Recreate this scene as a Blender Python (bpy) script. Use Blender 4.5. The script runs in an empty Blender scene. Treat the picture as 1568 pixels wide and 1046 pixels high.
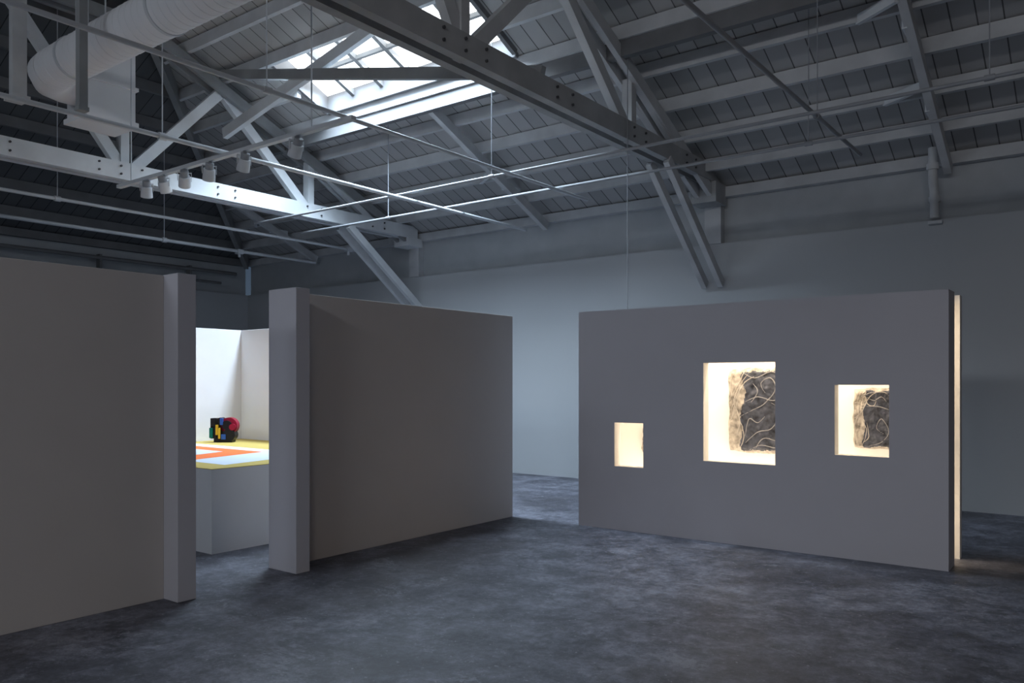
import bpy, bmesh, math, random
from mathutils import Vector, Matrix, noise
random.seed(7)
scene = bpy.context.scene
scene.view_settings.view_transform = 'Standard'
scene.view_settings.look = 'None'

# ------------------------------------------------------------ materials
def new_mat(name):
    m = bpy.data.materials.new(name); m.use_nodes = True
    nt = m.node_tree
    return m, nt, nt.nodes['Principled BSDF']

def paint(name, col, rough=0.8, var=0.06, scale=3.0, bump=0.02, spec=0.2):
    m, nt, b = new_mat(name)
    tc = nt.nodes.new('ShaderNodeTexCoord')
    n = nt.nodes.new('ShaderNodeTexNoise'); n.inputs['Scale'].default_value = scale
    n.inputs['Detail'].default_value = 6
    nt.links.new(tc.outputs['Object'], n.inputs['Vector'])
    r = nt.nodes.new('ShaderNodeValToRGB')
    r.color_ramp.elements[0].position = 0.3; r.color_ramp.elements[1].position = 0.7
    r.color_ramp.elements[0].color = (*[c*(1-var) for c in col], 1)
    r.color_ramp.elements[1].color = (*[min(1, c*(1+var)) for c in col], 1)
    nt.links.new(n.outputs['Fac'], r.inputs['Fac'])
    nt.links.new(r.outputs['Color'], b.inputs['Base Color'])
    b.inputs['Roughness'].default_value = rough
    b.inputs['Specular IOR Level'].default_value = spec
    if bump:
        n2 = nt.nodes.new('ShaderNodeTexNoise'); n2.inputs['Scale'].default_value = 60
        nt.links.new(tc.outputs['Object'], n2.inputs['Vector'])
        bp = nt.nodes.new('ShaderNodeBump'); bp.inputs['Strength'].default_value = bump*5
        bp.inputs['Distance'].default_value = 0.004
        nt.links.new(n2.outputs['Fac'], bp.inputs['Height'])
        nt.links.new(bp.outputs['Normal'], b.inputs['Normal'])
    return m

def emit(name, col, strength):
    m, nt, b = new_mat(name)
    b.inputs['Base Color'].default_value = (0.8, 0.8, 0.8, 1)
    b.inputs['Emission Color'].default_value = (*col, 1)
    b.inputs['Emission Strength'].default_value = strength
    return m

def deck_mat(name, axis, col):
    m, nt, b = new_mat(name)
    tc = nt.nodes.new('ShaderNodeTexCoord')
    sp = nt.nodes.new('ShaderNodeSeparateXYZ')
    nt.links.new(tc.outputs['Object'], sp.inputs[0])
    dv = nt.nodes.new('ShaderNodeMath'); dv.operation = 'DIVIDE'; dv.inputs[1].default_value = 0.24
    nt.links.new(sp.outputs[axis], dv.inputs[0])
    fr = nt.nodes.new('ShaderNodeMath'); fr.operation = 'FRACT'
    nt.links.new(dv.outputs[0], fr.inputs[0])
    lt = nt.nodes.new('ShaderNodeMath'); lt.operation = 'LESS_THAN'; lt.inputs[1].default_value = 0.06
    nt.links.new(fr.outputs[0], lt.inputs[0])
    fl = nt.nodes.new('ShaderNodeMath'); fl.operation = 'FLOOR'
    nt.links.new(dv.outputs[0], fl.inputs[0])
    wn = nt.nodes.new('ShaderNodeTexWhiteNoise'); wn.noise_dimensions = '1D'
    nt.links.new(fl.outputs[0], wn.inputs['W'])
    mr = nt.nodes.new('ShaderNodeMapRange'); mr.inputs['To Min'].default_value = 0.86; mr.inputs['To Max'].default_value = 1.1
    nt.links.new(wn.outputs['Value'], mr.inputs['Value'])
    mx0 = nt.nodes.new('ShaderNodeVectorMath'); mx0.operation = 'SCALE'
    mx0.inputs[0].default_value = col
    nt.links.new(mr.outputs[0], mx0.inputs['Scale'])
    mx = nt.nodes.new('ShaderNodeMix'); mx.data_type = 'RGBA'
    nt.links.new(lt.outputs[0], mx.inputs['Factor'])
    nt.links.new(mx0.outputs[0], mx.inputs[6])
    mx.inputs[7].default_value = (*[c*0.25 for c in col], 1)
    nt.links.new(mx.outputs[2], b.inputs['Base Color'])
    b.inputs['Roughness'].default_value = 0.85
    return m

def floor_mat():
    m, nt, b = new_mat('polished_concrete')
    tc = nt.nodes.new('ShaderNodeTexCoord')
    L = nt.links.new
    def noise_n(scale, detail, rough=0.6, dist=0.0, off=0.0):
        n = nt.nodes.new('ShaderNodeTexNoise'); n.inputs['Scale'].default_value = scale
        n.inputs['Detail'].default_value = detail; n.inputs['Roughness'].default_value = rough
        n.inputs['Distortion'].default_value = dist
        mp = nt.nodes.new('ShaderNodeMapping'); mp.inputs['Location'].default_value = (off, off*0.7, 0)
        L(tc.outputs['Object'], mp.inputs['Vector']); L(mp.outputs[0], n.inputs['Vector']); return n
    def ramp(src, p0, c0, p1, c1):
        r = nt.nodes.new('ShaderNodeValToRGB')
        r.color_ramp.elements[0].position = p0; r.color_ramp.elements[0].color = (*c0, 1)
        r.color_ramp.elements[1].position = p1; r.color_ramp.elements[1].color = (*c1, 1)
        L(src, r.inputs['Fac']); return r
    def mix(fac, a, bb, mode='MIX'):
        x = nt.nodes.new('ShaderNodeMix'); x.data_type = 'RGBA'; x.blend_type = mode
        if hasattr(fac, 'is_linked'): L(fac, x.inputs['Factor'])
        else: x.inputs['Factor'].default_value = fac
        L(a, x.inputs[6])
        if isinstance(bb, tuple): x.inputs[7].default_value = (*bb, 1)
        else: L(bb, x.inputs[7])
        return x.outputs[2]
    big = noise_n(0.6, 10, 0.70, 0.4)
    r1 = ramp(big.outputs['Fac'], 0.40, (0.070, 0.071, 0.090), 0.60, (0.170, 0.175, 0.212))
    mid = noise_n(3.2, 12, 0.80, 0.2, 3.1)
    r2 = ramp(mid.outputs['Fac'], 0.39, (0.45, 0.45, 0.47), 0.63, (1.50, 1.49, 1.47))
    c = mix(1.0, r1.outputs['Color'], r2.outputs['Color'], 'MULTIPLY')
    fine = noise_n(14, 8, 0.8, 0.2, 9)
    r7 = ramp(fine.outputs['Fac'], 0.38, (0.70, 0.70, 0.70), 0.62, (1.28, 1.28, 1.28))
    c = mix(1.0, c, r7.outputs['Color'], 'MULTIPLY')
    br = noise_n(0.35, 6, 0.6, 0.5, 21)
    r8 = ramp(br.outputs['Fac'], 0.50, (0, 0, 0), 0.66, (0.4, 0.4, 0.4))
    c = mix(r8.outputs['Color'], c, (0.105, 0.095, 0.088))
    sp = noise_n(26, 5, 0.7)
    r3 = ramp(sp.outputs['Fac'], 0.62, (0, 0, 0), 0.66, (0.9, 0.9, 0.9))
    c = mix(r3.outputs['Color'], c, (0.29, 0.295, 0.32))
    pt = noise_n(1.8, 15, 0.86, 0.3, 13)
    r4 = ramp(pt.outputs['Fac'], 0.565, (0, 0, 0), 0.60, (0.6, 0.6, 0.6))
    c = mix(r4.outputs['Color'], c, (0.27, 0.28, 0.32))
    dk = noise_n(1.1, 14, 0.80, 0.4, 30)
    r6 = ramp(dk.outputs['Fac'], 0.55, (0, 0, 0), 0.585, (0.55, 0.55, 0.55))
    c = mix(r6.outputs['Color'], c, (0.045, 0.045, 0.055))
    v = nt.nodes.new('ShaderNodeTexVoronoi'); v.feature = 'DISTANCE_TO_EDGE'; v.inputs['Scale'].default_value = 0.22
    wv = nt.nodes.new('ShaderNodeVectorMath'); wv.operation = 'MULTIPLY_ADD'
    wn = noise_n(2.2, 6)
    L(wn.outputs['Color'], wv.inputs[0]); wv.inputs[1].default_value = (0.8, 0.8, 0.8)
    L(tc.outputs['Object'], wv.inputs[2]); L(wv.outputs[0], v.inputs['Vector'])
    r5 = ramp(v.outputs['Distance'], 0.001, (0.25, 0.25, 0.25), 0.004, (0, 0, 0))
    c = mix(r5.outputs['Color'], c, (0.04, 0.042, 0.05))
    L(c, b.inputs['Base Color'])
    rr = nt.nodes.new('ShaderNodeMapRange'); L(mid.outputs['Fac'], rr.inputs['Value'])
    rr.inputs['To Min'].default_value = 0.36; rr.inputs['To Max'].default_value = 0.66
    L(rr.outputs[0], b.inputs['Roughness'])
    b.inputs['Specular IOR Level'].default_value = 0.35
    bp = nt.nodes.new('ShaderNodeBump'); bp.inputs['Strength'].default_value = 0.35; bp.inputs['Distance'].default_value = 0.01
    L(fine.outputs['Fac'], bp.inputs['Height']); L(bp.outputs['Normal'], b.inputs['Normal'])
    return m

M_floor = floor_mat()
M_wall = paint('wall_paint', (0.47, 0.485, 0.50), var=0.02, scale=0.8)
M_wall_dk = paint('wall_paint_old', (0.45, 0.465, 0.478), var=0.05)
M_part = paint('partition_paint_warm', (0.51, 0.47, 0.45), var=0.015)  # warm bounce light put into the paint colour of these walls
M_disp = paint('partition_paint_grey', (0.48, 0.47, 0.51), var=0.015)  # cool skylight cast put into this partition colour
M_white = paint('white_paint', (0.74, 0.74, 0.76), var=0.02)
M_cavity = paint('cavity_paint', (0.88, 0.86, 0.82), var=0.01)
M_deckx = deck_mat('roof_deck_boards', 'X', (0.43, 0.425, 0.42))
M_decky = deck_mat('roof_deck_boards_end', 'Y', (0.12, 0.125, 0.13))  # same boards darkened, shade of the hip slope put into the colour
M_wood = paint('painted_timber', (0.56, 0.565, 0.575), var=0.10)
M_wood_lt = paint('painted_timber_light', (0.68, 0.70, 0.72), var=0.08)
M_wood_dk = paint('painted_timber_dark', (0.18, 0.18, 0.185), var=0.12)  # darker copy of the timber, shade put into its colour
M_wood_md = paint('painted_timber_mid', (0.27, 0.275, 0.28), var=0.12)
M_wood_gr = paint('painted_timber_grey', (0.40, 0.405, 0.41), var=0.12)
M_steel = paint('galvanised_steel', (0.55, 0.57, 0.6), rough=0.4, spec=0.5, bump=0)
M_steel_dk = paint('dull_steel', (0.30, 0.31, 0.33), rough=0.5, spec=0.4, bump=0)
M_bolt = paint('bolt_iron', (0.08, 0.08, 0.085), rough=0.5, bump=0)
M_sky = emit('skylight_glazing', (0.90, 0.96, 1.0), 6)
M_lamp = emit('lamp_lens', (1, 0.93, 0.82), 12)
M_led = emit('led_strip', (1.0, 0.80, 0.58), 6)

# ------------------------------------------------------------ mesh builder
class MB:
    def __init__(s): s.v = []; s.f = []; s.mi = []; s.mats = []; s.sm = []
    def mid(s, m):
        if m not in s.mats: s.mats.append(m)
        return s.mats.index(m)
    def add(s, vs, fs, m, smooth=False):
        o = len(s.v); s.v += [tuple(v) for v in vs]; k = s.mid(m)
        for f in fs: s.f.append([i+o for i in f]); s.mi.append(k); s.sm.append(smooth)
    def box(s, x0, x1, y0, y1, z0, z1, m):
        vs = [(x, y, z) for z in (z0, z1) for y in (y0, y1) for x in (x0, x1)]
        s.add(vs, [(0,2,3,1),(4,5,7,6),(0,1,5,4),(2,6,7,3),(0,4,6,2),(1,3,7,5)], m)
    def beam(s, p1, p2, w, h, m, up=(0,0,1)):
        p1, p2 = Vector(p1), Vector(p2); d = (p2-p1).normalized()
        side = d.cross(Vector(up))
        if side.length < 1e-4: side = Vector((1,0,0))
        side.normalize(); u = side.cross(d).normalized()
        vs = []
        for p in (p1, p2):
            for a, b in ((-1,-1),(1,-1),(1,1),(-1,1)):
                vs.append(p + side*(a*w/2) + u*(b*h/2))
        s.add(vs, [(3,2,1,0),(4,5,6,7),(0,1,5,4),(1,2,6,5),(2,3,7,6),(3,0,4,7)], m)
    def cyl(s, p1, p2, r, m, n=12, r2=None, caps=True):
        p1, p2 = Vector(p1), Vector(p2); r2 = r if r2 is None else r2
        d = (p2-p1).normalized(); a = d.orthogonal().normalized(); b = d.cross(a)
        vs = []
        for p, rr in ((p1, r), (p2, r2)):
            for i in range(n):
                t = 2*math.pi*i/n; vs.append(p + (a*math.cos(t)+b*math.sin(t))*rr)
        s.add(vs, [(i, (i+1)%n, n+(i+1)%n, n+i) for i in range(n)], m, True)
        if caps:
            s.add(vs, [tuple(range(n-1,-1,-1)), tuple(range(n, 2*n))], m)
    def tube(s, pts, r, m, n=8, rs=None):
        pts = [Vector(p) for p in pts]; vs = []
        ref = None
        for i, p in enumerate(pts):
            d = (pts[min(i+1, len(pts)-1)] - pts[max(i-1, 0)]).normalized()
            if ref is None: ref = d.orthogonal().normalized()
            ref = (ref - d*ref.dot(d)).normalized(); b = d.cross(ref)
            rr = rs[i] if rs else r
            for k in range(n):
                t = 2*math.pi*k/n; vs.append(p + (ref*math.cos(t)+b*math.sin(t))*rr)
        fs = []
        for i in range(len(pts)-1):
            for k in range(n):
                fs.append((i*n+k, i*n+(k+1)%n, (i+1)*n+(k+1)%n, (i+1)*n+k))
        s.add(vs, fs, m, True)
        s.add(vs, [tuple(range(n-1,-1,-1)), tuple(range((len(pts)-1)*n, len(pts)*n))], m)
    def build(s, name, bevel=0):
        me = bpy.data.meshes.new(name); me.from_pydata(s.v, [], s.f)
        for m in s.mats: me.materials.append(m)
        for i, p in enumerate(me.polygons):
            p.material_index = s.mi[i]; p.use_smooth = s.sm[i]
        me.update()
        ob = bpy.data.objects.new(name, me); scene.collection.objects.link(ob)
        if bevel:
            md = ob.modifiers.new('bevel', 'BEVEL'); md.width = bevel; md.segments = 2; md.limit_method = 'ANGLE'
        return ob

# ------------------------------------------------------------ dimensions (metres)
XL, XR = -16.8, 13.0
YB, YF = 11.6, -9.6
EAVE = 4.6; S = 0.43; YR = (YB+YF)/2
BAND = 3.74
WH = 2.44
T1, T2 = -11.2, -4.93
def roof_z(x, y): return EAVE + S*min(YB-y, y-YF, x-XL, XR-x)

b = MB(); b.box(XL-0.3, XR+0.3, YF-0.3, YB+0.3, -0.2, 0, M_floor); b.build('floor')

def outer(name, x0, x1, y0, y1, ux0, ux1, uy0, uy1):
    b = MB(); b.box(x0, x1, y0, y1, 0, BAND, M_wall); b.box(ux0, ux1, uy0, uy1, BAND, EAVE+0.02, M_wall_dk)
    return b.build(name)
outer('wall_back', XL, XR, YB, YB+0.3, XL, XR, YB+0.09, YB+0.3)
outer('wall_left', XL-0.3, XL, YF, YB, XL-0.3, XL-0.09, YF, YB)
outer('wall_right', XR, XR+0.3, YF, YB, XR+0.09, XR+0.3, YF, YB)
outer('wall_front', XL, XR, YF-0.3, YF, XL, XR, YF-0.3, YF-0.09)

b = MB()
b.box(XL, XR, YB-0.04, YB+0.09, EAVE-0.17, EAVE-0.02, M_wood)
for tx in (T1, T2, 1.35, 7.6):
    b.box(tx-0.13, tx+0.13, YB-0.05, YB+0.10, BAND, EAVE-0.17, M_wood)
b.build('trim_1')
b = MB(); b.box(XL-0.09, XL+0.04, YF, YB-0.05, EAVE-0.17, EAVE-0.02, M_wood_dk)
b.tube([(XL+0.12, YF+0.5, 4.2), (XL+0.12, YB-0.4, 4.2)], 0.04, M_wood_dk)
b.tube([(XL+0.12, YF+0.5, 3.95), (XL+0.12, YB-0.8, 3.95)], 0.03, M_wood_dk)
for y in range(-8, 11, 2): b.box(XL-0.0, XL+0.15, y, y+0.05, 3.9, 4.27, M_wood_dk)
b.build('trim_2')

# ------------------------------------------------------------ ceiling deck with skylight openings
SK = dict(x0=-10.06, x1=-6.30, y0=7.34, y1=8.42)
b = MB()
def strip(y0, y1, xa0, xa1, xb0, xb1):
    b.add([(xa0, y0, EAVE+S*min(YB-y0, y0-YF)), (xb0, y0, EAVE+S*min(YB-y0, y0-YF)),
           (xb1, y1, EAVE+S*min(YB-y1, y1-YF)), (xa1, y1, EAVE+S*min(YB-y1, y1-YF))], [(0,1,2,3)], M_deckx)
hl = lambda y: XL + min(YB-y, y-YF)
hr = lambda y: XR - min(YB-y, y-YF)
yt = YB+0.1
b.add([(XL-0.1, yt, EAVE-0.043), (XR+0.1, yt, EAVE-0.043), (XR, YB, EAVE), (XL, YB, EAVE)], [(0,1,2,3)], M_deckx)
strip(SK['y1'], YB, hl(SK['y1']), hl(YB), hr(SK['y1']), hr(YB))
strip(SK['y0'], SK['y1'], hl(SK['y0']), hl(SK['y1']), SK['x0'], SK['x0'])
strip(SK['y0'], SK['y1'], SK['x1'], SK['x1'], hr(SK['y0']), hr(SK['y1']))
strip(YR, SK['y0'], hl(YR), hl(SK['y0']), hr(YR), hr(SK['y0']))
m0, m1 = YB+YF-SK['y1'], YB+YF-SK['y0']
strip(YF, m0, hl(YF), hl(m0), hr(YF), hr(m0))
strip(m0, m1, hl(m0), hl(m1), hr(m0), hr(m1))
strip(m1, YR, hl(m1), hl(YR), hr(m1), hr(YR))
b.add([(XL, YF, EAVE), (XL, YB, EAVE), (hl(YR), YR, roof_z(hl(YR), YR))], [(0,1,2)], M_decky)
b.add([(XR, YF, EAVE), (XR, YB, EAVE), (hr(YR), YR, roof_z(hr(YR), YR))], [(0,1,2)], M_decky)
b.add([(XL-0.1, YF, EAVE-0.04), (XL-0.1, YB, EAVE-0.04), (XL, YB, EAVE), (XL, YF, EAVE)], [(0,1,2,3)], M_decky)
b.build('ceiling')

def skylight(name, x0, x1, y0, y1, mat):
    b = MB()
    g = lambda x, y, o=0.0: (x, y, EAVE+S*min(YB-y, y-YF)+o)
    for (a, c) in (((x0, y0), (x1, y0)), ((x0, y1), (x1, y1)), ((x0, y0), (x0, y1)), ((x1, y0), (x1, y1))):
        b.beam(g(*a, 0.08), g(*c, 0.08), 0.06, 0.30, M_wood_dk)
    b.add([g(x0, y0, 0.2), g(x1, y0, 0.2), g(x1, y1, 0.2), g(x0, y1, 0.2)], [(0,1,2,3)], mat)
    k = 6
    for i in range(1, k):
        x = x0+(x1-x0)*i/k
        b.beam(g(x, y0, 0.12), g(x, y1, 0.12), 0.07, 0.08, M_wood_md)
    ym = (y0+y1)/2
    b.beam(g(x0, ym, 0.12), g(x1, ym, 0.12), 0.055, 0.06, M_wood_md)
    return b.build(name)
skylight('window_1', SK['x0'], SK['x1'], SK['y0'], SK['y1'], M_sky)

# ------------------------------------------------------------ purlins, rafters
b = MB()
y = YB-0.62
while y > YR+0.3:
    z = EAVE+S*(YB-y)-0.09
    segs = [(hl(y)+0.05, hr(y)-0.05)]
    if SK['y0']-0.05 < y < SK['y1']+0.05: segs = [(hl(y)+0.05, SK['x0']-0.03), (SK['x1']+0.03, hr(y)-0.05)]
    for a, c in segs: b.beam((a, y, z), (c, y, z), 0.07, 0.17, M_wood)
    y -= 0.62
y = YF+0.9
while y < YR-0.3:
    z = EAVE+S*(y-YF)-0.09
    b.beam((hl(y), y, z), (hr(y), y, z), 0.07, 0.17, M_wood); y += 0.9
b.build('roof_purlins')
b = MB()
x = XL+0.62
while x < hl(YR)-0.2:
    z = EAVE+S*(x-XL)-0.09; d = x-XL
    b.beam((x, YF+d+0.1, z), (x, YB-d-0.1, z), 0.07, 0.17, M_wood_dk); x += 0.75
b.beam((XL+0.1, YB-0.1, EAVE-0.12), (hl(YR), YR, roof_z(hl(YR), YR)-0.12), 0.1, 0.28, M_wood_md)
b.beam((XL+0.1, YF+0.1, EAVE-0.12), (hl(YR), YR, roof_z(hl(YR), YR)-0.12), 0.1, 0.28, M_wood_md)
b.build('hip_rafters')
b = MB()
for x in (-14.2, -8.0, -1.75, 4.5):
    yt_ = YR if x > hl(YR) else YB-(x-XL)+0.2
    if x == -8.0: yt_ = SK['y1']+0.2
    b.beam((x, YB-0.05, EAVE-0.24), (x, yt_, EAVE+S*(YB-yt_)-0.26), 0.09, 0.14, M_wood)
    yy = YB-1.24
    while yy > yt_+0.8:
        zz = EAVE+S*(YB-yy)
        b.beam((x-0.5, yy, zz-0.14), (x-0.04, yy-0.35, zz-0.16), 0.05, 0.1, M_wood_lt)
        b.beam((x-0.04, yy, zz-0.30), (x-0.04, yy+0.45, zz-0.30), 0.05, 0.1, M_wood_lt)
        yy -= 1.24
b.build('roof_rafters')

b = MB()
b.box(XL+5.0, 9, 8.50, 8.60, 5.56, 5.84, M_wood_dk)  # dark timber colour paints in the shade of the beam's unlit side
b.beam((T1+0.1, 7.25, 5.5), (-7.6, 7.25, 6.30), 0.08, 0.16, M_wood_lt)
b.beam((T1+0.1, 7.2, 6.4), (T2-0.1, 7.2, 5.02), 0.08, 0.14, M_wood_md)
b.build('sway_brace_timbers')

# ------------------------------------------------------------ trusses
def truss(name, tx, mat, matw, matt, cz=4.46):
    b = MB()
    ymir = lambda y: YB+YF-y
    b.box(tx-0.15, tx-0.05, YF+0.15, YB-0.1, cz, cz+0.24, mat)
    b.box(tx+0.05, tx+0.15, YF+0.15, YB-0.1, cz, cz+0.24, mat)
    top = lambda y: roof_z(tx, y)-0.30
    brk = [YB-0.25]
    if tx-XL < YB-YR: brk += [YB-(tx-XL), YF+(tx-XL)]
    else: brk += [YR]
    brk += [YF+0.25]
    for o in (-0.1, 0.1):
        for a, c in zip(brk[:-1], brk[1:]):
            b.beam((tx+o, a, top(a)), (tx+o, c, top(c)), 0.07, 0.16, matt)
    for mirror in (False, True):
        f = ymir if mirror else (lambda y: y)
        for y in (8.95, 5.7, 2.4):
            b.beam((tx, f(y), cz+.05), (tx, f(y), top(y)), 0.12, 0.14, matw, up=(1,0,0))
        for ya, yb_ in ((8.9, 7.25), (5.8, 7.25), (5.7, 4.1), (2.4, 4.1)):
            b.beam((tx, f(ya), cz+.16), (tx, f(yb_), top(yb_)), 0.10, 0.15, matw)
        for o in (-0.13, 0.13):
            b.beam((tx+o, f(9.75), cz), (tx+o, f(YB-0.03), 3.12), 0.08, 0.13, matw)
            b.beam((tx+o*0.5, f(9.0), top(9.0)), (tx+o*0.5, f(10.5), cz+0.1), 0.07, 0.12, matw)
        b.box(tx-0.2, tx+0.2, min(f(11.2), f(YB-0.02)), max(f(11.2), f(YB-0.02)), 4.3, cz, mat)
    for y in [10.6, 10.3, 9.1, 8.8, 7.4, 7.1, 5.9, 5.6, 5.3, 4.2, 3.9]:
        for dz in (cz+0.07, cz+0.18):
            b.cyl((tx+0.15, y, dz), (tx+0.17, y, dz), 0.015, M_bolt, 8)
    return b.build(name)
truss('roof_truss', T1, M_wood_lt, M_wood_lt, M_wood_md)
truss('roof_truss', T2, M_wood_gr, M_wood, M_wood, 4.60)
truss('roof_truss', 1.35, M_wood, M_wood, M_wood, 4.60)
truss('roof_truss', 7.6, M_wood, M_wood, M_wood)

# ------------------------------------------------------------ pipes
def pipe(p1, p2, r=0.025, m=M_steel, hang=(), boxes=()):
    b = MB(); b.cyl(p1, p2, r, m, 10)
    p1, p2 = Vector(p1), Vector(p2); d = (p2-p1).normalized()
    for h in hang:
        p = Vector((h, p1.y, p1.z)) if abs(d.x) > 0.5 else Vector((p1.x, h, p1.z))
        b.cyl(p-d*0.04, p+d*0.04, r*1.5, m, 10)
        b.cyl(p, (p.x, p.y, roof_z(p.x, p.y)-0.01), 0.006, m, 6)
    for h in boxes:      # junction boxes
        p = Vector((h, p1.y, p1.z)) if abs(d.x) > 0.5 else Vector((p1.x, h, p1.z))
        b.box(p.x-0.06, p.x+0.06, p.y-0.06, p.y+0.06, p.z-0.05, p.z+0.03, m)
        b.cyl(p-Vector((0,0,0.05)), p-Vector((0,0,0.11)), 0.025, m, 10)
    return b.build('conduit_pipe')
pipe((-7.75, -4, 4.13), (-7.75, 10.6, 4.13), hang=(0.5, 4.35))
pipe((-5.95, -4, 4.19), (-5.95, 9.6, 4.19), 0.022, hang=(0.4, 4.3))
pipe((-11.6, -4, 4.15), (-11.6, 10.6, 4.15), hang=(1, 5), boxes=(10.2,))
pipe((-13.3, -4, 4.12), (-13.3, 10.8, 4.12), 0.03, hang=(3, 7.5), boxes=(9.0,))
pipe((-2.46, -4, 4.34), (-2.46, 10.1, 4.34), 0.022, M_steel_dk, hang=(8.4,))
pipe((-11.4, 8.97, 4.25), (9, 8.97, 4.25), 0.018, M_steel_dk, hang=(-9.26, -2.72, 3))
pipe((-11.4, 8.03, 4.27), (9, 8.03, 4.27), 0.018, M_steel_dk, hang=(-6.41, -0.9, 5))

b = MB(); b.cyl((-4.77, 8.62, 2.2), (-4.77, 8.62, roof_z(-4.77, 8.62)-0.01), 0.006, M_steel_dk, 6)
b.cyl((-4.77, 8.62, 2.1), (-4.77, 8.62, 2.2), 0.012, M_steel_dk, 8)
b.build('suspension_cable')

# lighting track + spotlights
b = MB(); b.box(-9.9, -5.6, 4.96, 5.02, 4.04, 4.08, M_steel)
for x in (-9.6, -6.2): b.cyl((x, 4.99, 4.06), (x, 4.99, roof_z(x, 4.99)-0.01), 0.008, M_steel, 6)
b.build('lighting_track')
def spot(x, aim, power):
    y, z = 4.99, 3.93
    b = MB()
    b.box(x-0.025, x+0.025, y-0.03, y+0.03, 4.0, 4.038, M_steel)
    b.cyl((x, y, 4.01), (x, y, z+0.07), 0.010, M_steel, 8)
    p = Vector((x, y, z)); d = (Vector(aim)-p).normalized()
    side = d.cross(Vector((0,0,1))).normalized()
    b.beam(p-side*0.075+Vector((0,0,0.07)), p+side*0.075+Vector((0,0,0.07)), 0.02, 0.008, M_steel)
    for k in (-1, 1):
        b.beam(p+side*0.072*k+Vector((0,0,0.075)), p+side*0.072*k-Vector((0,0,0.02)), 0.02, 0.006, M_steel, up=side)
    b.cyl(p-d*0.10, p-d*0.03, 0.045, M_steel_dk, 16)
    b.cyl(p-d*0.03, p+d*0.09, 0.062, M_steel, 20, r2=0.068, caps=False)
    b.cyl(p-d*0.035, p-d*0.028, 0.062, M_steel, 20)
    b.cyl(p+d*0.05, p+d*0.06, 0.058, M_lamp, 20)
    ob = b.build('track_spotlight')
    l = bpy.data.lights.new('spot_lamp', 'SPOT'); l.energy = power; l.spot_size = math.radians(55); l.spot_blend = 0.6
    l.shadow_soft_size = 0.05; l.color = (0.95, 0.96, 1.0)
    lo = bpy.data.objects.new('spot_lamp', l); scene.collection.objects.link(lo)
    lo.location = p+d*0.10; lo.rotation_euler = d.to_track_quat('-Z', 'Y').to_euler(); lo.parent = ob
for x, aim, pw in ((-9.24, (-10.3, 5.6, 1.5), 42), (-8.85, (-9.6, 6.6, 0.9), 22), (-8.42, (-10.3, 6.2, 1.5), 38),
                   (-7.93, (-9.6, 5.8, 0.8), 18), (-7.29, (-9.0, 5.5, 0.8), 14), (-6.43, (-8.6, 5.5, 0.8), 14)):
    spot(x, aim, pw)

# duct
b = MB()
yd, zd, rd = 4.2, 5.25, 0.23
b.cyl((-9.8, yd, zd), (-5.3, yd, zd), rd, M_white, 32)
xx = -9.7
while xx < -5.3:
    b.cyl((xx, yd, zd), (xx+0.012, yd, zd), rd+0.003, M_white, 32); xx += 0.12
b.tube([(-9.8, yd, zd), (-9.98, yd+0.02, zd), (-10.12, yd+0.1, zd), (-10.18, yd+0.25, zd), (-10.18, yd+0.5, zd)], rd, M_white, 28)
for xx in (-9.3, -7.4, -5.9):
    b.cyl((xx, yd, zd), (xx+0.04, yd, zd), rd+0.012, M_steel, 32)
    b.cyl((xx+0.02, yd, zd+rd), (xx+0.02, yd, roof_z(xx, yd)-0.01), 0.01, M_steel, 6)
b.box(-10.45, -9.9, 4.62, 5.2, 4.88, 5.9, M_white)
b.box(-10.48, -9.87, 4.59, 5.23, 5.3, 5.34, M_white)
b.box(-10.48, -9.87, 4.59, 5.23, 4.84, 4.90, M_white)
for px_ in (-10.4, -9.95): b.cyl((px_, 4.85, 5.9), (px_, 4.85, roof_z(px_, 4.85)-0.01), 0.01, M_steel, 6)
b.build('ventilation_duct')
b = MB()
b.beam((-8.17, 3.75, 4.33), (-8.17, 3.75, roof_z(-8.17, 3.75)-0.01), 0.08, 0.08, M_wood_md, up=(1,0,0))
b.box(-8.22, -8.12, 3.70, 3.80, 4.31, 4.35, M_wood_md)
b.build('hanger_post')
b = MB()
b.beam((-10.55, 4.1, 5.05), (-10.55, 4.1, roof_z(-10.55, 4.1)-0.01), 0.16, 0.10, M_wood, up=(1,0,0))
b.box(-10.70, -10.45, 4.0, 4.2, 5.02, 5.07, M_wood)
b.build('hanger_post')

# drain pipe on the back wall at right
b = MB(); xp = -1.9
b.tube([(xp, YB-0.1, 3.75), (xp, YB-0.12, 4.0), (xp, YB-0.14, 4.1), (xp, YB-0.2, 4.17), (xp, YB-0.22, 4.3), (xp, YB-0.22, 4.62)], 0.055, M_wood, 14)
b.cyl((xp, YB-0.22, 4.34), (xp, YB-0.22, 4.42), 0.075, M_wood, 14)
b.cyl((xp, YB-0.1, 3.95), (xp, YB-0.1, 4.02), 0.07, M_wood, 14)
b.box(xp-0.08, xp+0.08, YB-0.08, YB-0.001, 3.68, 3.72, M_wood)
b.build('drain_pipe')

# ------------------------------------------------------------ partitions
b = MB()
b.box(-5.92, -5.75, -1.5, 3.24, 0, WH, M_part)
b.box(-5.96, -5.56, 3.24, 3.39, 0, WH+0.004, M_disp)
b.build('partition_wall', 0.004)
b = MB()
b.box(-6.02, -5.90, 4.47, 7.80, 0, WH, M_part)
b.box(-5.97, -5.59, 4.335, 4.48, 0, WH+0.004, M_disp)
b.build('partition_wall', 0.004)
b = MB()
b.box(-10.42, -10.30, 1.5, 7.12, 0, 2.40, M_white)
b.box(-10.30, -6.7, 7.0, 7.12, 0, 2.40, M_white)
b.build('partition_wall', 0.004)

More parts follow.
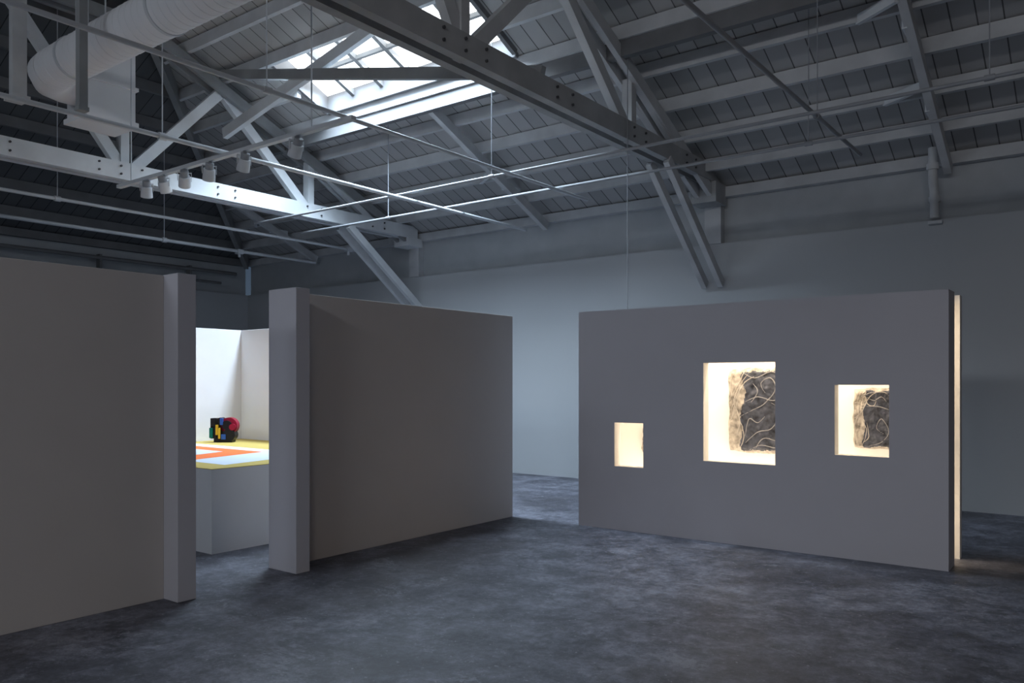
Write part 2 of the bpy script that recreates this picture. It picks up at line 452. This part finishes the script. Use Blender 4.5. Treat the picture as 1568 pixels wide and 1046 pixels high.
def wall_holes(b, x0, x1, z0, z1, y0, y1, holes, mf, mr):
    xs = sorted({x0, x1} | {h[0] for h in holes} | {h[1] for h in holes})
    zs = sorted({z0, z1} | {h[2] for h in holes} | {h[3] for h in holes})
    for xa, xb in zip(xs[:-1], xs[1:]):
        for za, zb in zip(zs[:-1], zs[1:]):
            cx, cz = (xa+xb)/2, (za+zb)/2
            if any(h[0] < cx < h[1] and h[2] < cz < h[3] for h in holes): continue
            b.add([(xa,y0,za),(xb,y0,za),(xb,y0,zb),(xa,y0,zb)], [(0,1,2,3)], mf)
            b.add([(xa,y1,za),(xb,y1,za),(xb,y1,zb),(xa,y1,zb)], [(3,2,1,0)], mr)
    for h in list(holes):
        a, c, d, e = h
        b.add([(a,y0,d),(c,y0,d),(c,y1,d),(a,y1,d),(a,y0,e),(c,y0,e),(c,y1,e),(a,y1,e)],
              [(0,1,2,3),(7,6,5,4),(0,3,7,4),(1,5,6,2)], mr)
    b.add([(x0,y0,z0),(x1,y0,z0),(x1,y1,z0),(x0,y1,z0),(x0,y0,z1),(x1,y0,z1),(x1,y1,z1),(x0,y1,z1)],
          [(4,5,6,7),(0,4,7,3),(1,2,6,5)], mf)
DX0, DX1, DY, DY1, DYB = -4.95, -1.18, 7.80, 7.93, 8.41
holes = [(-4.481, -4.124, 0.705, 1.189), (-3.43, -2.685, 0.824, 1.835), (-2.127, -1.656, 0.957, 1.610)]
b = MB()
wall_holes(b, DX0, DX1, 0, WH, DY, DY1, holes, M_disp, M_cavity)
b.box(DX1-0.09, DX1, DY1, 8.11, 0, WH, M_disp)
b.box(DX0, DX1, DYB, DYB+0.10, 0, WH, M_cavity)
b.box(DX0, DX1, DYB+0.10, DYB+0.12, 0, WH, M_disp)
b.box(DX0, DX0+0.1, DY1, DYB, 0, WH, M_disp)
b.box(DX0+0.1, DX1-0.10, DY1, DYB, WH-0.05, WH-0.02, M_cavity)
b.box(DX0+0.2, DX1-0.12, DY1+0.02, DY1+0.06, WH-0.08, WH-0.052, M_led)
b.box(DX0+0.2, DX1-0.12, DY1+0.02, DY1+0.06, 0.0, 0.03, M_led)
disp = b.build('display_wall')
def area(name, loc, rot, sx, sy, e, col, parent=None, spread=180):
    l = bpy.data.lights.new(name, 'AREA'); l.shape = 'RECTANGLE'; l.size = sx; l.size_y = sy; l.energy = e; l.color = col
    l.spread = math.radians(spread)
    o = bpy.data.objects.new(name, l); scene.collection.objects.link(o); o.location = loc; o.rotation_euler = rot
    if parent: o.parent = parent
    return o
xc = (DX0+DX1)/2 - 0.1
area('led_top', (xc, 8.1, WH-0.10), (math.radians(15), 0, 0), 3.0, 0.12, 29, (1, 0.82, 0.62), disp)
area('led_bottom', (xc, 8.1, 0.08), (math.radians(180-15), 0, 0), 3.0, 0.12, 22, (1, 0.82, 0.62), disp)

# ------------------------------------------------------------ relief artworks
M_cream = paint('relief_cream_plaster', (0.36, 0.33, 0.29), var=0.5, scale=18)
M_vine = paint('relief_vine_plaster', (0.46, 0.43, 0.39), var=0.10, scale=16)
M_vine_g = paint('relief_vine_silver', (0.26, 0.26, 0.27), var=0.2, scale=20, rough=0.5)
M_graph = paint('relief_graphite', (0.060, 0.066, 0.086), var=0.6, scale=14, rough=0.5)
def relief(x0, x1, z0, z1, seed, curves, vine_r):
    b = MB(); nx, nz = 80, 110
    W, H = x1-x0, z1-z0
    def pt(i, j):
        u, v = i/nx, j/nz
        wob = 0.018*noise.noise((u*5+seed, v*5, 0))
        ex = 1-0.05*(2*v-1)**4; ez = 1-0.04*(2*u-1)**4
        x = x0+W*(0.5+(u-0.5)*ex)+wob; z = z0+H*(0.5+(v-0.5)*ez)+0.015*noise.noise((u*4, v*6, seed))
        edge = min(u, 1-u, v, 1-v)
        h = 0.055*min(1, edge/0.06)**0.5
        h += 0.014*noise.noise((u*7*W*2, v*7*H*2, seed*3)) + 0.006*noise.noise((u*30, v*30, seed))
        h += 0.004*math.sin(60*u+6*noise.noise((u*3, v*3, seed+9))*3)*(1 if u < 0.3 else 0.3)
        return (u, v, Vector((x, DYB-0.005-h, z)))
    grid = [[pt(i, j) for j in range(nz+1)] for i in range(nx+1)]
    vs = [grid[i][j][2] for i in range(nx+1) for j in range(nz+1)]
    fc, fd = [], []
    for i in range(nx):
        for j in range(nz):
            f = (i*(nz+1)+j, (i+1)*(nz+1)+j, (i+1)*(nz+1)+j+1, i*(nz+1)+j+1)
            u, v = (i+.5)/nx, (j+.5)/nz
            n = noise.noise((u*5, v*4, seed))*0.08 + noise.noise((u*18, v*18, seed))*0.03
            inside = (0.24+n < u < 0.90+n) and (0.03+n*0.5 < v < 0.96+n*0.4)
            (fd if inside else fc).append(f)
    b.add(vs, fc, M_cream, True); b.add(vs, fd, M_graph, True)
    def surf(u, v):
        i = min(nx, max(0, int(round(u*nx)))); j = min(nz, max(0, int(round(v*nz))))
        p = grid[i][j][2]; return Vector((x0+W*u, p.y-0.001, z0+H*v))
    for c in curves:
        pts = []
        c2 = [c[0]]+list(c)+[c[-1]]
        for k in range(1, len(c2)-2):
            for s in range(10):
                t = s/10
                q = [0.5*(2*c2[k][a]+(-c2[k-1][a]+c2[k+1][a])*t+(2*c2[k-1][a]-5*c2[k][a]+4*c2[k+1][a]-c2[k+2][a])*t*t+(-c2[k-1][a]+3*c2[k][a]-3*c2[k+1][a]+c2[k+2][a])*t**3) for a in (0,1)]
                pts.append(surf(min(.99, max(.01, q[0])), min(.99, max(.01, q[1]))))
        n = len(pts)
        mat = M_vine_g if sum(q_[0] for q_ in c)/len(c) > 0.42 else M_vine
        b.tube(pts, vine_r, mat, 7, rs=[vine_r*(0.3+0.8*math.sin(math.pi*min(1, (k+2)/(n+2)))) for k in range(n)])
    b.box(x0+0.02, x1-0.02, DYB-0.02, DYB-0.001, z0+0.02, z1-0.02, M_cream)
    return b.build('relief_artwork')
vines = [
 [(0.10,0.08),(0.05,0.3),(0.12,0.55),(0.05,0.8),(0.15,0.97)],
 [(0.2,0.03),(0.28,0.2),(0.2,0.42),(0.12,0.6),(0.22,0.8),(0.35,0.93)],
 [(0.02,0.6),(0.12,0.72),(0.25,0.9),(0.3,0.99)],
 [(0.06,0.5),(0.16,0.66),(0.28,0.82),(0.45,0.9)],
 [(0.03,0.35),(0.14,0.5),(0.2,0.7),(0.3,0.85)],
 [(0.2,0.42),(0.4,0.5),(0.6,0.58),(0.78,0.75),(0.7,0.88),(0.55,0.82),(0.62,0.7)],
 [(0.35,0.03),(0.55,0.1),(0.8,0.08),(0.95,0.2),(0.88,0.4),(0.95,0.6)],
 [(0.25,0.95),(0.45,0.88),(0.7,0.95),(0.9,0.9)],
 [(0.3,0.12),(0.5,0.25),(0.72,0.3),(0.85,0.5),(0.7,0.6)],
 [(0.45,0.05),(0.6,0.18),(0.85,0.14)],
 [(0.15,0.2),(0.22,0.35),(0.16,0.5)],
 [(0.4,0.6),(0.5,0.72),(0.42,0.82)],
 [(0.3,0.6),(0.5,0.66),(0.75,0.62),(0.9,0.7)],
 [(0.3,0.2),(0.36,0.4),(0.5,0.36),(0.62,0.44)],
]
relief(-3.40, -2.72, 0.88, 1.79, 3, vines, 0.0048)
v3 = [
 [(0.1,0.05),(0.04,0.35),(0.14,0.6),(0.08,0.95)],
 [(0.2,0.04),(0.3,0.3),(0.2,0.55),(0.35,0.85),(0.6,0.95),(0.8,0.85)],
 [(0.05,0.5),(0.2,0.62),(0.3,0.8),(0.2,0.93)],
 [(0.35,0.05),(0.6,0.12),(0.75,0.3),(0.6,0.5),(0.5,0.35),(0.65,0.25)],
 [(0.3,0.7),(0.55,0.7),(0.85,0.62)],
 [(0.15,0.85),(0.4,0.93),(0.75,0.93)],
 [(0.22,0.1),(0.34,0.2),(0.3,0.45)],
 [(0.3,0.85),(0.45,0.8),(0.6,0.86),(0.7,0.78)],
 [(0.25,0.9),(0.32,0.74),(0.45,0.72),(0.5,0.84)],
]
relief(-2.11, -1.66, 0.985, 1.575, 8, v3, 0.0038)
relief(-4.44, -4.14, 0.76, 1.12, 5, [[(0.1,0.1),(0.3,0.4),(0.15,0.7),(0.4,0.9)],[(0.3,0.1),(0.6,0.4),(0.8,0.8)],[(0.2,0.5),(0.5,0.6),(0.7,0.3)]], 0.004)

# ------------------------------------------------------------ platform with painted chevrons
M_yel = paint('yellow_paint', (0.50, 0.38, 0.11), var=0.02, bump=0)
M_org = paint('orange_paint', (0.80, 0.18, 0.05), var=0.02, bump=0)
M_wht = paint('white_stripe_paint', (0.58, 0.64, 0.74), var=0.01, bump=0)
b = MB()
PX0, PX1, PY0, PY1, PZ = -10.29, -6.87, 4.35, 6.99, 0.81
b.box(PX0, PX1, PY0, PY1, 0, PZ-0.006, M_white)
b.box(PX0, PX1, PY0, PY1, PZ-0.006, PZ, M_yel)
def chev(xr, yt_, z, m):
    b.add([(PX0+0.35, yt_, PZ+z), (PX0+0.35, PY0+0.3, PZ+z), (xr+0.28, PY0+0.3, PZ+z), (xr, yt_-0.02, PZ+z)], [(0,1,2,3)], m)
chev(-7.40, 6.05, 0.001, M_wht)
chev(-8.10, 5.82, 0.002, M_org)
chev(-8.50, 5.55, 0.003, M_wht)
chev(-8.90, 5.22, 0.004, M_org)
b.build('display_platform', 0)

M_red = paint('red_enamel', (0.26, 0.01, 0.035), rough=0.35, bump=0)
M_grn = paint('green_enamel', (0.0, 0.12, 0.10), rough=0.35, bump=0)
M_blu = paint('blue_enamel', (0.03, 0.09, 0.34), rough=0.35, bump=0)
M_ylw = paint('bright_yellow_enamel', (0.6, 0.38, 0.03), rough=0.35, bump=0)
M_blk = paint('black_enamel', (0.012, 0.012, 0.014), rough=0.35, bump=0)
b = MB()
c = Vector((-9.88, 6.45, PZ+0.002)); rt = Vector((0.797, 0.604, 0)); fw = Vector((0.604, -0.797, 0))
def sb(r0, r1, f0, f1, z0, z1, m):
    vs = [c+rt*r+fw*f+Vector((0,0,z)) for z in (z0, z1) for f in (f0, f1) for r in (r0, r1)]
    b.add(vs, [(0,2,3,1),(4,5,7,6),(0,1,5,4),(2,6,7,3),(0,4,6,2),(1,3,7,5)], m)
def sc(r, z, f0, f1, rad, m, n=28): b.cyl(c+rt*r+fw*f0+Vector((0,0,z)), c+rt*r+fw*f1+Vector((0,0,z)), rad, m, n)
sb(-0.12, 0.13, -0.08, 0.08, 0, 0.05, M_blk)
sb(-0.17, -0.08, -0.07, 0.07, 0.05, 0.33, M_blk)
sb(-0.175, -0.13, 0.07, 0.10, 0.06, 0.20, M_grn)
sb(-0.16, -0.10, 0.07, 0.09, 0.22, 0.31, M_blk)
sb(-0.08, 0.02, -0.06, 0.06, 0.05, 0.28, M_blk)
sb(-0.09, -0.055, 0.06, 0.095, 0.10, 0.24, M_ylw)
sb(-0.05, -0.02, 0.096, 0.11, 0.05, 0.20, M_ylw)
sb(-0.03, 0.01, 0.06, 0.10, 0.24, 0.33, M_blu)
sb(-0.01, 0.05, 0.06, 0.11, 0.04, 0.11, M_blu)
sc(0.08, 0.225, -0.05, 0.06, 0.115, M_red)
sc(0.06, 0.235, 0.06, 0.085, 0.065, M_blk)
sc(0.09, 0.10, -0.05, 0.09, 0.085, M_blk)
sc(0.14, 0.21, -0.03, 0.095, 0.045, M_red)
sc(-0.03, 0.30, -0.04, 0.08, 0.04, M_blk)
b.build('abstract_sculpture', 0.004)

# ------------------------------------------------------------ skylight and added fill lights
sk1 = bpy.data.objects['window_1']
xs_, ys_ = (SK['x0']+SK['x1'])/2, (SK['y0']+SK['y1'])/2
area('skylight_daylight', (xs_, ys_, EAVE+S*(YB-ys_)+0.04), (0, 0, 0), 3.5, 0.9, 520, (0.66, 0.83, 1.0), sk1, spread=132)
M_fill_sky = emit('skylight_glazing_far', (0.85, 0.92, 1.0), 4)  # glow for added skylights out of view, placed as fill
for i, (xa, xb, e, col) in enumerate(((-10.06, -6.3, 120, (0.80, 0.89, 1.0)), (-3.6, 0.1, 165, (0.84, 0.91, 1.0)), (2.6, 6.3, 185, (1.0, 0.93, 0.88)))):
    b = MB(); gz = lambda x, y, o: (x, y, EAVE+S*(y-YF)+o)
    b.add([gz(xa, m0, -0.02), gz(xb, m0, -0.02), gz(xb, m1, -0.02), gz(xa, m1, -0.02)], [(3,2,1,0)], M_fill_sky)
    for (p, q) in (((xa,m0),(xb,m0)),((xa,m1),(xb,m1)),((xa,m0),(xa,m1)),((xb,m0),(xb,m1))):
        b.beam(gz(*p,-0.05), gz(*q,-0.05), 0.06, 0.12, M_wood)
    w = b.build('window_%d' % (i+2))
    area('daylight', ((xa+xb)/2, (m0+m1)/2, EAVE+S*((m0+m1)/2-YF)-0.3), (math.radians(38), 0, 0), 3.5, 0.9, e, col, w)  # fill lamp added behind the camera to brighten the walls

w = bpy.data.worlds.new('world'); scene.world = w; w.use_nodes = True
bg = w.node_tree.nodes['Background']
st = w.node_tree.nodes.new('ShaderNodeTexSky'); st.sky_type = 'HOSEK_WILKIE'
w.node_tree.links.new(st.outputs[0], bg.inputs['Color']); bg.inputs['Strength'].default_value = 0.4

# ------------------------------------------------------------ camera
cam = bpy.data.cameras.new('camera'); co = bpy.data.objects.new('camera', cam); scene.collection.objects.link(co)
co.location = (0, 0, 1.63); co.rotation_euler = (math.radians(90), 0, math.radians(37.15))
cam.sensor_width = 36; cam.lens = 1254/1600*36; cam.shift_y = (598-533.5)/1600
cam.clip_start = 0.05
scene.camera = co
